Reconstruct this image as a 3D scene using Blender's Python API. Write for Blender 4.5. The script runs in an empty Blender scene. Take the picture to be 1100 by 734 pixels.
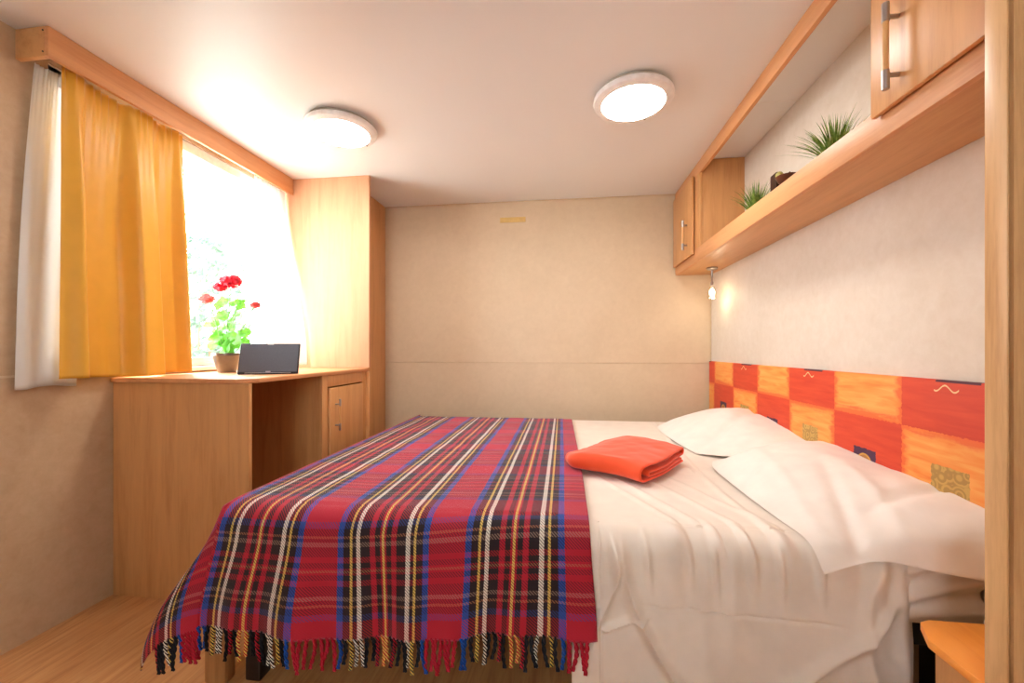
import bpy, bmesh, math, random
from mathutils import Vector, Matrix, noise
from math import sin, cos, pi, radians, exp, sqrt, atan2, floor as fl
random.seed(7)
scn = bpy.context.scene
COL = scn.collection

# ------------------------------------------------------------------ camera, light, exposure
cam_d = bpy.data.cameras.new('camera'); cam = bpy.data.objects.new('camera', cam_d); COL.objects.link(cam)
cam.location = (0, 0, 1.0); cam.rotation_euler = (radians(90), 0, 0.1264)
cam_d.sensor_width = 36; cam_d.lens = 440/1100*36; cam_d.shift_y = 8.4/1100
cam_d.clip_start = .02; scn.camera = cam
scn.view_settings.view_transform = 'Standard'; scn.view_settings.look = 'None'
scn.view_settings.gamma = 1; scn.view_settings.use_curve_mapping = False
EXPOSURE = 1.15
WORLD = 10.0
LAMP = 26.0
scn.view_settings.exposure = EXPOSURE
w = bpy.data.worlds.new('daylight'); scn.world = w; w.use_nodes = True
bgn = w.node_tree.nodes['Background']; bgn.inputs[0].default_value = (.84, .93, 1, 1); bgn.inputs[1].default_value = WORLD
pl = bpy.data.lights.new('window_portal', 'AREA'); pl.shape = 'RECTANGLE'; pl.size = 1.2; pl.size_y = 1.2
pl.cycles.is_portal = True
po = bpy.data.objects.new('window_portal', pl); COL.objects.link(po)
po.location = (-1.93, 1.8, 1.46); po.rotation_euler = (0, radians(-90), 0)

# ------------------------------------------------------------------ node helpers
class NT:
    def __init__(s, name):
        s.m = bpy.data.materials.new(name); s.m.use_nodes = True
        s.t = s.m.node_tree; s.b = s.t.nodes['Principled BSDF']; s.out = s.t.nodes['Material Output']
    def n(s, typ, **k):
        nd = s.t.nodes.new(typ)
        for a, v in k.items(): setattr(nd, a, v)
        return nd
    def l(s, a, b): s.t.links.new(a, b)
    def put(s, sock, v):
        if isinstance(v, bpy.types.NodeSocket): s.l(v, sock)
        else: sock.default_value = v
    def math(s, op, a, b=0, c=None, clamp=False):
        nd = s.n('ShaderNodeMath', operation=op); nd.use_clamp = clamp
        s.put(nd.inputs[0], a); s.put(nd.inputs[1], b)
        if c is not None: s.put(nd.inputs[2], c)
        return nd.outputs[0]
    def mix(s, f, a, b, mode='MIX'):
        nd = s.n('ShaderNodeMix', data_type='RGBA', blend_type=mode)
        s.put(nd.inputs[0], f)
        for sk, v in ((nd.inputs[6], a), (nd.inputs[7], b)):
            if isinstance(v, tuple) and len(v) == 3: v = (*v, 1)
            s.put(sk, v)
        return nd.outputs[2]
    def coord(s, which='Object', scale=(1, 1, 1), rot=(0, 0, 0)):
        tc = s.n('ShaderNodeTexCoord'); mp = s.n('ShaderNodeMapping')
        s.l(tc.outputs[which], mp.inputs[0]); mp.inputs['Scale'].default_value = scale; mp.inputs['Rotation'].default_value = rot
        return mp.outputs[0]
    def noise(s, vec, scale, detail=3, rough=.5, dist=0):
        nd = s.n('ShaderNodeTexNoise'); s.l(vec, nd.inputs['Vector'])
        nd.inputs['Scale'].default_value = scale; nd.inputs['Detail'].default_value = detail
        nd.inputs['Roughness'].default_value = rough; nd.inputs['Distortion'].default_value = dist
        return nd.outputs[0]
    def ramp(s, fac, stops, interp='LINEAR'):
        nd = s.n('ShaderNodeValToRGB'); s.l(fac, nd.inputs[0]); cr = nd.color_ramp; cr.interpolation = interp
        while len(cr.elements) < len(stops): cr.elements.new(0.5)
        for e, (p, c) in zip(cr.elements, stops):
            e.position = p
        for e, (p, c) in zip(cr.elements, stops):
            e.color = (*c, 1) if len(c) == 3 else c
        return nd.outputs[0]
    def bump(s, h, strength=.2, dist=.01):
        nd = s.n('ShaderNodeBump'); s.l(h, nd.inputs['Height']); nd.inputs['Strength'].default_value = strength
        nd.inputs['Distance'].default_value = dist; s.l(nd.outputs[0], s.b.inputs['Normal'])
    def set(s, col=None, rough=.5, metal=0, **k):
        if col is not None:
            if isinstance(col, tuple): col = (*col[:3], 1)
            s.put(s.b.inputs['Base Color'], col)
        s.put(s.b.inputs['Roughness'], rough); s.b.inputs['Metallic'].default_value = metal
        for a, v in k.items(): s.put(s.b.inputs[a.replace('_', ' ')], v)
        return s.m
def srgb(r, g, b):
    f = lambda c: (c/255/12.92 if c/255 <= .04045 else ((c/255+.055)/1.055)**2.4)
    return (f(r), f(g), f(b))
def mul(c, k): return tuple(x*k for x in c)

def plain(name, col, rough=.5, metal=0, var=.06, scale=40, **k):
    t = NT(name); v = t.noise(t.coord(), scale, 3)
    c = t.ramp(v, [(0.3, mul(col, 1-var)), (.7, mul(col, 1+var))])
    return t.set(c, rough, metal, **k)

def wood(name, base, dark, axis='z', rough=.38, stretch=14, var=1.0):
    t = NT(name)
    sc = {'x': (1, stretch, stretch), 'y': (stretch, 1, stretch), 'z': (stretch, stretch, 1)}[axis]
    v = t.coord(scale=sc)
    a = t.noise(v, 1.6, 6, .6, .8)
    fine = t.noise(v, 9, 4, .7, .2)
    m = t.math('ADD', t.math('MULTIPLY', a, .7), t.math('MULTIPLY', fine, .3))
    c = t.ramp(m, [(.36, dark), (.50, base), (.68, mul(base, 1.0+.10*var))])
    t.bump(fine, .05, .002)
    return t.set(c, rough)

W_BASE, W_DARK = srgb(212, 155, 98), srgb(200, 141, 84)
M = {}
M['wood_z'] = wood('beech_wood_upright', W_BASE, W_DARK, 'z')
M['wood_y'] = wood('beech_wood_long', W_BASE, W_DARK, 'y')
M['wood_x'] = wood('beech_wood_across', W_BASE, W_DARK, 'x')
M['wood_orange'] = wood('orange_beech_veneer', srgb(218, 156, 104), srgb(208, 143, 90), 'y', .45)
M['wood_face'] = wood('orange_beech_face', srgb(218, 162, 122), srgb(211, 153, 112), 'z', .7)
M['wood_shelf'] = wood('orange_shelf_veneer', srgb(238, 150, 62), srgb(228, 136, 50), 'y', var=.3)
M['wood_post'] = wood('post_veneer', srgb(218, 172, 118), srgb(198, 150, 98), 'z')
M['dark_wood'] = wood('dark_walnut', srgb(60, 34, 20), srgb(32, 18, 12), 'z')

def wallmat(name, c1, c2):
    t = NT(name); v = t.coord()
    a = t.noise(v, 3.2, 5, .62, .6); b = t.noise(v, 26, 4, .7, .3); k = t.noise(t.coord(scale=(1, 1, 4)), 60, 2, .5)
    m = t.math('ADD', t.math('MULTIPLY', a, .55), t.math('MULTIPLY', b, .45))
    c = t.ramp(m, [(.34, c2), (.62, c1)]); t.bump(k, .08, .002)
    return t.set(c, .55)
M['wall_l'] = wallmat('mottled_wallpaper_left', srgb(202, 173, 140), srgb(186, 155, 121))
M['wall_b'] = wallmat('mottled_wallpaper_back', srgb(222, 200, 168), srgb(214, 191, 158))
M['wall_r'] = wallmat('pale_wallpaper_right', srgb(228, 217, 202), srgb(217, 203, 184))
M['seam'] = plain('seam_strip', srgb(212, 188, 154), .5)
t = NT('ceiling_panel'); v = t.noise(t.coord(), 2.0, 3)
M['ceil'] = t.set(t.ramp(v, [(.3, srgb(238, 238, 237)), (.7, srgb(241, 241, 240))]), .38)

def floor_mat():
    t = NT('laminate_floor'); v = t.coord(rot=(0, 0, radians(90)))
    br = t.n('ShaderNodeTexBrick'); t.l(v, br.inputs['Vector'])
    br.inputs['Scale'].default_value = 1; br.inputs['Brick Width'].default_value = .75; br.inputs['Row Height'].default_value = .075
    br.inputs['Mortar Size'].default_value = .0006; br.offset = .37
    br.inputs['Color1'].default_value = (*srgb(208, 150, 94), 1); br.inputs['Color2'].default_value = (*srgb(180, 122, 72), 1)
    br.inputs['Mortar'].default_value = (*srgb(150, 104, 62), 1)
    g = t.noise(t.coord(scale=(16, 1.3, 1)), 2.2, 6, .65, 1.2)
    c = t.mix(.6, br.outputs[0], t.ramp(g, [(.32, srgb(172, 114, 66)), (.5, srgb(208, 152, 98)), (.7, srgb(226, 176, 122))]))
    t.bump(g, .06, .002)
    return t.set(c, .42)
M['floor'] = floor_mat()

def cloth(name, col, transl=0.0, rough=.8, weave=900, sheen=.25, var=.05, transp=0.0, tcol=None):
    t = NT(name); v = t.coord()
    n1 = t.noise(v, 14, 3); n2 = t.noise(v, weave, 1)
    c = t.ramp(n1, [(.3, mul(col, 1-var)), (.7, mul(col, 1+var*.5))]); t.bump(n2, .08, .001)
    t.set(c, rough); t.b.inputs['Sheen Weight'].default_value = sheen; t.b.inputs['Sheen Roughness'].default_value = .4
    last = t.b.outputs[0]
    if transl:
        tr = t.n('ShaderNodeBsdfTranslucent'); tr.inputs[0].default_value = (*(tcol or col), 1)
        mx = t.n('ShaderNodeMixShader'); mx.inputs[0].default_value = transl; t.l(last, mx.inputs[1]); t.l(tr.outputs[0], mx.inputs[2]); last = mx.outputs[0]
    if transp:
        tp = t.n('ShaderNodeBsdfTransparent'); mx = t.n('ShaderNodeMixShader'); mx.inputs[0].default_value = transp
        t.l(last, mx.inputs[1]); t.l(tp.outputs[0], mx.inputs[2]); last = mx.outputs[0]
    t.l(last, t.out.inputs[0]); return t.m
M['sheet'] = cloth('white_cotton_sheet', srgb(240, 228, 214), sheen=.1)
M['pillow'] = cloth('white_cotton_pillowcase', srgb(244, 234, 224), sheen=.1)
M['fleece'] = cloth('orange_fleece', srgb(243, 82, 34), sheen=.35, weave=500)
M['yellow'] = cloth('yellow_satin_curtain', srgb(232, 172, 58), .03, .42, sheen=.15, tcol=srgb(250, 200, 80))
M['sheer'] = cloth('white_sheer_curtain', srgb(238, 236, 232), .35, .8, transp=.12, var=.02)

# tartan ----------------------------------------------------------
RED, BLK, BLU, YEL, WHT = (.50, .005, .030), (.003, .003, .007), (.003, .075, .42), (.78, .58, .12), (.82, .80, .70)
SETT = [(0, BLU), (.045, BLK), (.095, YEL), (.115, BLK), (.145, WHT), (.178, BLK), (.252, RED), (.295, BLK), (.335, RED), (.351, YEL),
        (.369, RED), (.385, BLK), (.425, RED), (.468, BLK), (.542, WHT), (.575, BLK), (.605, YEL), (.625, BLK), (.675, BLU), (.72, RED)]
PER = .36; UOFF = -.72*.36
def tartan():
    t = NT('red_tartan_wool'); uv = t.n('ShaderNodeUVMap'); uv.uv_map = 'UVMap'
    sp = t.n('ShaderNodeSeparateXYZ'); t.l(uv.outputs[0], sp.inputs[0]); U, V = sp.outputs[0], sp.outputs[1]
    wob = t.math('MULTIPLY', t.math('SUBTRACT', t.noise(uv.outputs[0], 300, 1), .5), .003)
    def fr(c, off): return t.math('FRACT', t.math('ADD', t.math('DIVIDE', t.math('ADD', t.math('SUBTRACT', c, off), wob), PER), 40))
    warp = t.ramp(fr(U, UOFF), SETT, 'CONSTANT'); DULL = {WHT: (.30, .20, .15), YEL: (.42, .16, .07), RED: (.48, .008, .02), BLU: (.02, .05, .22)}
    weft = t.ramp(fr(V, .05), [(p, DULL.get(c_, c_)) for p, c_ in SETT], 'CONSTANT')
    tw = t.math('FRACT', t.math('DIVIDE', t.math('ADD', U, V), .0078))
    f = t.math('GREATER_THAN', tw, .55)
    f = t.math('ADD', t.math('MULTIPLY', f, .62), .06)
    c = t.mix(f, warp, weft)
    fz = t.noise(uv.outputs[0], 1400, 2)
    c = t.mix(t.math('MULTIPLY', fz, .09), c, (.30, .12, .16))
    t.bump(t.math('ADD', fz, t.math('MULTIPLY', tw, .5)), .35, .003)
    t.set(c, .85); t.b.inputs['Sheen Weight'].default_value = .30; t.b.inputs['Sheen Roughness'].default_value = .35
    t.b.inputs['Sheen Tint'].default_value = (.8, .85, 1, 1)
    return t.m
M['tartan'] = tartan()
def yarn(name, a, b):
    t = NT(name); v = t.coord(scale=(60, 60, 60)); wv = t.n('ShaderNodeTexWave'); wv.bands_direction = 'DIAGONAL'
    t.l(v, wv.inputs[0]); wv.inputs['Scale'].default_value = 1.1; wv.inputs['Distortion'].default_value = 1.5
    return t.set(t.ramp(wv.outputs[1], [(.45, a), (.55, b)]), .9)
YARN = {'red': yarn('red_yarn', RED, mul(RED, .7)), 'black': yarn('black_yarn', BLK, mul(BLK, 1.8)), 'blue': yarn('blue_yarn', BLU, mul(BLU, .5)),
        'white': yarn('cream_and_black_yarn', WHT, BLK), 'yellow': yarn('yellow_and_black_yarn', YEL, BLK), 'orange': yarn('red_and_yellow_yarn', RED, YEL),
        'redblack': yarn('red_and_black_yarn', RED, BLK)}

# headboard pattern -------------------------------------------------
def headboard_mat():
    t = NT('patchwork_print'); tc = t.n('ShaderNodeTexCoord'); sp = t.n('ShaderNodeSeparateXYZ'); t.l(tc.outputs['Object'], sp.inputs[0])
    # object origin sits at y=1.03, z=0.48 in the room
    j = t.math('MULTIPLY', t.math('SUBTRACT', t.noise(t.coord(scale=(1, 30, 30)), 3, 3), .5), .012)
    Y = t.math('ADD', sp.outputs[1], j); Z = t.math('ADD', sp.outputs[2], j)
    cy = t.math('FLOOR', t.math('DIVIDE', Y, .3)); cz = t.math('FLOOR', t.math('DIVIDE', Z, .3))
    par = t.math('MODULO', t.math('ADD', t.math('ADD', cy, cz), 20), 2)   # 0 -> orange (row 0 col 0)
    par = t.math('GREATER_THAN', par, .5)
    br = t.noise(t.coord(scale=(1, 4, 34)), 1.4, 4, .55, .5)
    red = t.ramp(br, [(.3, srgb(208, 62, 34)), (.7, srgb(222, 78, 42))])
    org = t.ramp(br, [(.28, srgb(238, 124, 50)), (.42, srgb(243, 150, 66)), (.66, srgb(246, 174, 92))])
    fy = t.math('SUBTRACT', t.math('ABSOLUTE', t.math('SUBTRACT', t.math('FRACT', t.math('DIVIDE', Y, .3)), .5)), 0)
    fz = t.math('ABSOLUTE', t.math('SUBTRACT', t.math('FRACT', t.math('DIVIDE', Z, .3)), .5))
    ed = t.math('MAXIMUM', fy, fz)
    edg = t.math('SMOOTH_MIN', 1, t.math('MULTIPLY', t.math('MAXIMUM', t.math('SUBTRACT', t.math('ADD', ed, t.math('MULTIPLY', t.math('SUBTRACT', br, .5), .30)), .42), 0), 16), .1)
    org = t.mix(t.math('MULTIPLY', edg, .8), org, srgb(232, 88, 36))
    c = t.mix(par, org, red)
    row0 = t.math('LESS_THAN', cz, .5)
    def box(hy, lo, hi):
        a = t.math('LESS_THAN', fy, hy); b = t.math('GREATER_THAN', Z, lo); d = t.math('LESS_THAN', Z, hi)
        return t.math('MULTIPLY', t.math('MULTIPLY', a, b), t.math('MULTIPLY', d, row0))
    sq = box(.175, .11, .215)
    vo = t.n('ShaderNodeTexVoronoi'); t.l(t.coord(), vo.inputs['Vector']); vo.inputs['Scale'].default_value = 34
    gold = t.ramp(t.math('FRACT', t.math('MULTIPLY', vo.outputs['Distance'], 3.2)), [(.35, srgb(206, 164, 88)), (.6, srgb(178, 138, 72))])
    c = t.mix(t.math('MULTIPLY', sq, t.math('SUBTRACT', 1, par)), c, gold)
    navy = t.mix(t.noise(t.coord(), 30, 2), srgb(60, 30, 66), srgb(82, 40, 70))
    sq2 = box(.165, .10, .195)
    yy = t.math('MULTIPLY', t.math('SUBTRACT', t.math('FRACT', t.math('DIVIDE', sp.outputs[1], .3)), .5), .3)
    rr = t.math('SQRT', t.math('ADD', t.math('POWER', t.math('ABSOLUTE', yy), 2), t.math('POWER', t.math('ABSOLUTE', t.math('SUBTRACT', sp.outputs[2], .145)), 2)))
    navy = t.mix(t.math('LESS_THAN', rr, .034), navy, srgb(214, 160, 72))
    navy = t.mix(t.math('LESS_THAN', rr, .028), navy, srgb(178, 120, 60))
    c = t.mix(t.math('MULTIPLY', sq2, par), c, navy)
    # pale painted squiggles at the top of the red squares
    sx = t.math('ADD', yy, .0)
    wv = t.math('ADD', t.math('MULTIPLY', t.math('SINE', t.math('MULTIPLY', sx, 120)), .008), .418)
    line = t.math('LESS_THAN', t.math('ABSOLUTE', t.math('SUBTRACT', sp.outputs[2], wv)), .0022)
    rng = t.math('LESS_THAN', t.math('ABSOLUTE', t.math('ADD', sx, -.01)), .035)
    hi = t.math('GREATER_THAN', cz, .5)
    c = t.mix(t.math('MULTIPLY', t.math('MULTIPLY', line, rng), t.math('MULTIPLY', hi, par)), c, srgb(240, 205, 150))
    tn = t.math('MULTIPLY', t.math('GREATER_THAN', sp.outputs[2], .434), t.math('LESS_THAN', t.math('ABSOLUTE', t.math('ADD', sx, .02)), .06))
    c = t.mix(t.math('MULTIPLY', tn, t.math('MULTIPLY', hi, par)), c, srgb(92, 40, 52))
    t.bump(br, .06, .002)
    return t.set(c, .6)
M['headboard'] = headboard_mat()

M['chrome'] = plain('brushed_steel', srgb(176, 172, 170), .32, 1.0, .05)
M['brass'] = plain('beech_grip', srgb(222, 172, 112), .4)
M['white_pl'] = plain('white_plastic', srgb(243, 241, 238), .4)
M['grey_pl'] = plain('beige_grey_plastic', srgb(186, 176, 158), .5)
M['black_metal'] = plain('black_metal', srgb(24, 23, 24), .4)
M['tan_leg'] = wood('bed_post_wood', srgb(186, 134, 84), srgb(160, 108, 64), 'z')
M['tablet'] = plain('dark_grey_case', srgb(90, 96, 108), .5, var=.1, scale=300)
M['tablet_edge'] = plain('black_rubber_edge', srgb(26, 27, 32), .5)
M['silver'] = plain('silver_mark', srgb(205, 205, 210), .3, .6)
M['pot'] = plain('taupe_pot', srgb(128, 120, 110), .3, .6)
M['pot_white'] = plain('white_ceramic_pot', srgb(225, 225, 222), .35)
M['soil'] = plain('soil', srgb(70, 48, 34), .9, var=.4)
M['upvc'] = plain('white_window_frame', srgb(236, 236, 234), .35)
M['stem'] = plain('plant_stem', srgb(120, 170, 80), .5)
def leafm(name, c, tr=.45, c2=None):
    t = NT(name); n = t.noise(t.coord(), 60, 3)
    col = t.ramp(n, [(.35, mul(c, .7)), (.65, mul(c2 or c, 1.1))]); t.set(col, .5)
    tl = t.n('ShaderNodeBsdfTranslucent'); t.l(col, tl.inputs[0]); mx = t.n('ShaderNodeMixShader'); mx.inputs[0].default_value = tr
    t.l(t.b.outputs[0], mx.inputs[1]); t.l(tl.outputs[0], mx.inputs[2]); t.l(mx.outputs[0], t.out.inputs[0]); return t.m
M['leaf'] = leafm('geranium_leaf', srgb(110, 190, 60))
M['petal'] = leafm('red_petal', srgb(225, 24, 50), .35)
M['petal2'] = leafm('coral_petal', srgb(240, 96, 90), .35)
M['grass'] = leafm('grass_blade', srgb(84, 128, 44), .25, srgb(150, 178, 84))
M['shrub'] = leafm('shrub_leaf', (.10, .17, .12), .35)
M['bark'] = plain('shrub_bark', srgb(120, 96, 74), .8, var=.3)
M['ball'] = plain('green_ball', srgb(168, 160, 84), .4)
M['brown'] = plain('brown_glaze', srgb(92, 48, 30), .35, var=.3)
M['vent'] = plain('golden_vent', srgb(228, 194, 120), .45)
def emis(name, col, s):
    t = NT(name); t.set((.9, .9, .9), .4); t.b.inputs['Emission Color'].default_value = (*col, 1); t.b.inputs['Emission Strength'].default_value = s; return t.m
M['lamp'] = emis('lit_diffuser', (1, .95, .89), LAMP)
M['bulb'] = emis('lit_bulb', (1, .86, .66), 10)
def glass(name, tint=(1, 1, 1), gl=.06):
    t = NT(name); tp = t.n('ShaderNodeBsdfTransparent'); tp.inputs[0].default_value = (*tint, 1)
    g = t.n('ShaderNodeBsdfGlossy'); g.inputs['Roughness'].default_value = .02
    mx = t.n('ShaderNodeMixShader'); mx.inputs[0].default_value = gl
    t.l(tp.outputs[0], mx.inputs[1]); t.l(g.outputs[0], mx.inputs[2]); t.l(mx.outputs[0], t.out.inputs[0]); return t.m
M['glass'] = glass('window_glass'); M['bulb_glass'] = glass('lamp_glass', (1, .97, .92), .15)

# ------------------------------------------------------------------ mesh helpers (all in room coordinates)
def box(bm, x0, x1, y0, y1, z0, z1, b=0.0, seg=2):
    r = bmesh.ops.create_cube(bm, size=1); vs = r['verts']
    for v in vs: v.co = Vector(((x0+x1)/2+v.co.x*(x1-x0), (y0+y1)/2+v.co.y*(y1-y0), (z0+z1)/2+v.co.z*(z1-z0)))
    if b > 0:
        es = list({e for v in vs for e in v.link_edges}); bmesh.ops.bevel(bm, geom=es, offset=b, segments=seg, profile=.5, affect='EDGES')
def tube(bm, pts, r, seg=10, r1=None, cap=True):
    pts = [Vector(p) for p in pts]; rings = []
    for i, p in enumerate(pts):
        d = (pts[min(i+1, len(pts)-1)]-pts[max(i-1, 0)]).normalized()
        a = d.orthogonal().normalized() if i == 0 else (prev - d*prev.dot(d)).normalized()
        prev = a; b = d.cross(a); rr = r if r1 is None else r+(r1-r)*i/(len(pts)-1)
        rings.append([bm.verts.new(p+(a*cos(2*pi*k/seg)+b*sin(2*pi*k/seg))*rr) for k in range(seg)])
    for q0, q1 in zip(rings, rings[1:]):
        for k in range(seg): bm.faces.new((q0[k], q0[(k+1) % seg], q1[(k+1) % seg], q1[k]))
    if cap: bm.faces.new(rings[0][::-1]); bm.faces.new(rings[-1])
def lathe(bm, c, prof, seg=40, closed=False):
    rings = []
    for (r, z) in prof:
        if r < 1e-6: rings.append([bm.verts.new((c[0], c[1], c[2]+z))])
        else: rings.append([bm.verts.new((c[0]+r*cos(2*pi*k/seg), c[1]+r*sin(2*pi*k/seg), c[2]+z)) for k in range(seg)])
    for a, b in zip(rings, rings[1:]):
        for k in range(seg):
            k2 = (k+1) % seg
            if len(a) == 1 and len(b) > 1: bm.faces.new((a[0], b[k2], b[k]))
            elif len(b) == 1 and len(a) > 1: bm.faces.new((a[k], a[k2], b[0]))
            elif len(a) > 1: bm.faces.new((a[k], a[k2], b[k2], b[k]))
def sphere(bm, c, r, u=16, v=10, sc=(1, 1, 1)):
    res = bmesh.ops.create_uvsphere(bm, u_segments=u, v_segments=v, radius=r)
    for q in res['verts']: q.co = Vector((c[0]+q.co.x*sc[0], c[1]+q.co.y*sc[1], c[2]+q.co.z*sc[2]))
def grid(bm, nu, nv, f, uvf=None, flip=False):
    vs = [[bm.verts.new(f(i/nu, j/nv)) for j in range(nv+1)] for i in range(nu+1)]
    uvl = bm.loops.layers.uv.new('UVMap') if uvf else None
    for i in range(nu):
        for j in range(nv):
            idx = [(i, j), (i+1, j), (i+1, j+1), (i, j+1)]
            if flip: idx = idx[::-1]
            fc = bm.faces.new([vs[a][b] for a, b in idx])
            if uvf:
                for lp, (a, b) in zip(fc.loops, idx): lp[uvl].uv = uvf(a/nu, b/nv)
    return vs
def B(): return bmesh.new()
def wpos(o):
    p = Vector((0, 0, 0))
    while o is not None: p = p+o.location; o = o.parent
    return p
def build(name, bm, mat, parent=None, smooth=True, origin=None):
    """one mesh object; coordinates given in the room, stored relative to parent / origin"""
    bmesh.ops.recalc_face_normals(bm, faces=bm.faces) if smooth != 'keep' else None
    off = wpos(parent) if parent is not None else Vector(origin or (0, 0, 0))
    for v in bm.verts: v.co -= off
    me = bpy.data.meshes.new(name); bm.to_mesh(me); bm.free()
    for m in (mat if isinstance(mat, list) else [mat]): me.materials.append(m)
    o = bpy.data.objects.new(name, me); COL.objects.link(o)
    if parent is not None: o.parent = parent
    else: o.location = off
    if smooth:
        for p in me.polygons: p.use_smooth = True
        try: me.set_sharp_from_angle(angle=radians(40))
        except Exception: pass
    return o
def thing(name, loc, label, cat, group=None):
    o = bpy.data.objects.new(name, None); COL.objects.link(o); o.location = loc; o.empty_display_size = .05
    return tag(o, label, cat, group)
def tag(o, label, cat, group=None):
    o['label'] = label; o['category'] = cat
    if group: o['group'] = group
    return o
def struct(o): o['kind'] = 'structure'; return o
def solid(o, th, offset=0):
    md = o.modifiers.new('thickness', 'SOLIDIFY'); md.thickness = th; md.offset = offset; return o
def copy_tree(o, parent=None):
    c = o.copy(); COL.objects.link(c); c.parent = parent
    for ch in [x for x in o.children]: copy_tree(ch, c)
    return c
def fbm(x, y, z=0, s=1, o=3):
    v = 0; a = 1
    for k in range(o): v += a*noise.noise(Vector((x*s, y*s, z+k*7.3))); s *= 2.03; a *= .5
    return v
def sst(a, b, x):
    t = max(0, min(1, (x-a)/(b-a))); return t*t*(3-2*t)

# ------------------------------------------------------------------ room shell
L, R, D, RB, C = -1.824, .998, 2.951, -1.25, 2.073
bm = B(); box(bm, L-.1, R+.1, RB-.1, D+.1, -.05, 0); struct(build('floor', bm, M['floor'], smooth=False))
bm = B(); box(bm, L-.1, R+.1, RB-.1, D+.1, C, C+.06); struct(build('ceiling', bm, M['ceil'], smooth=False))
WY0, WY1, WZ0, WZ1 = 1.24, 2.37, .915, 2.02
bm = B()
box(bm, L-.06, L, RB-.1, WY0, 0, C); box(bm, L-.06, L, WY1, D+.1, 0, C); box(bm, L-.06, L, WY0, WY1, 0, WZ0); box(bm, L-.06, L, WY0, WY1, WZ1, C)
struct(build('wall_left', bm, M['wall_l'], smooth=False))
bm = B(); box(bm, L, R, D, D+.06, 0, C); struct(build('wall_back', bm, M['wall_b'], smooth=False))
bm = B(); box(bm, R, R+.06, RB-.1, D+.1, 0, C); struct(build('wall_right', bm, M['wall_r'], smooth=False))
RX0, RX1, RZ0, RZ1 = -.75, -.1, 1.05, 1.75  # rear wall opening for the added fill-light window
bm = B(); box(bm, L, RX0, RB-.06, RB, 0, C); box(bm, RX1, R, RB-.06, RB, 0, C); box(bm, RX0, RX1, RB-.06, RB, 0, RZ0); box(bm, RX0, RX1, RB-.06, RB, RZ1, C); struct(build('wall_rear', bm, M['wall_b'], smooth=False))
# seams between the wall panels, edge strips
bm = B(); box(bm, -1.335, R, D-.002, D, .901, .907, .001); struct(build('trim_1', bm, M['seam']))
bm = B(); box(bm, L, L+.003, RB, 1.445, .905, .913, .001); struct(build('trim_2', bm, M['seam']))
bm = B(); box(bm, -1.335, R, D-.008, D, C-.008, C, .002); struct(build('trim_3', bm, M['seam']))
bm = B(); box(bm, .78, R, 1.90, 1.906, C-.0015, C); struct(build('trim_4', bm, M['white_pl']))
bm = B(); box(bm, R-.008, R, D-.008, D, .5, 1.51, .002); struct(build('trim_5', bm, M['seam']))

# window in the left wall
win = struct(thing('window_1', (L, 1.8, WZ0), 'white framed window behind the desk, blown out by daylight', 'window'))
for k in ('label', 'category'): del win[k]
bm = B(); fw = .045
for a in ((WY0, WY1, WZ0, WZ0+fw), (WY0, WY1, WZ1-fw, WZ1), (WY0, WY0+fw, WZ0, WZ1), (WY1-fw, WY1, WZ0, WZ1)): box(bm, L-.055, L-.008, *a, .004)
build('window_frame', bm, M['upvc'], win)
bm = B(); box(bm, L-.034, L-.030, WY0+fw, WY1-fw, WZ0+fw, WZ1-fw); build('window_pane', bm, M['glass'], win, smooth=False)
bm = B(); box(bm, L-.04, L+.02, WY0-.01, WY1+.005, WZ0-.022, WZ0, .004); build('window_sill', bm, M['upvc'], win)
bm = B(); box(bm, L+.002, L+.035, 1.26, 2.08, 1.945, 1.985, .004); build('curtain_track', bm, M['white_pl'], win)

fill_win = struct(thing('added_fill_window', ((RX0+RX1)/2, RB, RZ0), '', ''))  # window added in the unseen rear wall to give soft fill light
for k in ('label', 'category'): del fill_win[k]
bm = B()
for a in ((RX0, RX1, RZ0, RZ0+fw), (RX0, RX1, RZ1-fw, RZ1), (RX0, RX0+fw, RZ0, RZ1), (RX1-fw, RX1, RZ0, RZ1)): box(bm, a[0], a[1], RB-.05, RB-.005, a[2], a[3], .004)
build('window_frame', bm, M['upvc'], fill_win)
bm = B(); box(bm, RX0+fw, RX1-fw, RB-.034, RB-.030, RZ0+fw, RZ1-fw); build('window_pane', bm, M['glass'], fill_win, smooth=False)

# near right: rounded jamb post and the panel behind its groove
bm = B()
box(bm, .713, .7163, .760, .797, 0, C, .0014, 3); struct(build('trim_6', bm, M['wood_post']))
bm = B(); box(bm, .7203, R, .758, .797, 0, C, .001); struct(build('door_1', bm, M['wood_post']))
bm = B(); box(bm, .7163, .7203, .768, .797, 0, C); struct(build('groove_shade', bm, M['dark_wood'], smooth=False))  # dark strip set in the open groove, standing in for its shade

# ------------------------------------------------------------------ wardrobe (upper box over desk end + recessed closet)
YW = 2.389
wr = thing('wardrobe', (-1.5, 2.67, 0), 'tall beech wardrobe in the far left corner beside the window', 'wardrobe')
bm = B(); box(bm, L+.001, -1.19, YW, YW+.02, .886, C-.001, .001); build('front_panel', bm, M['wood_face'], wr)
bm = B(); box(bm, L+.001, -1.34, YW+.02, D-.001, 0, C-.001, .001); build('body', bm, M['wood_z'], wr)
bm = B(); box(bm, -1.3395, -1.333, YW+.04, D-.02, .05, C-.05, .001); build('side_panel', bm, M['wood_z'], wr)
bm = B(); box(bm, -1.22, -1.19, YW, YW+.02, 0, .862, .001); build('lower_panel', bm, M['wood_z'], wr)

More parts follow.
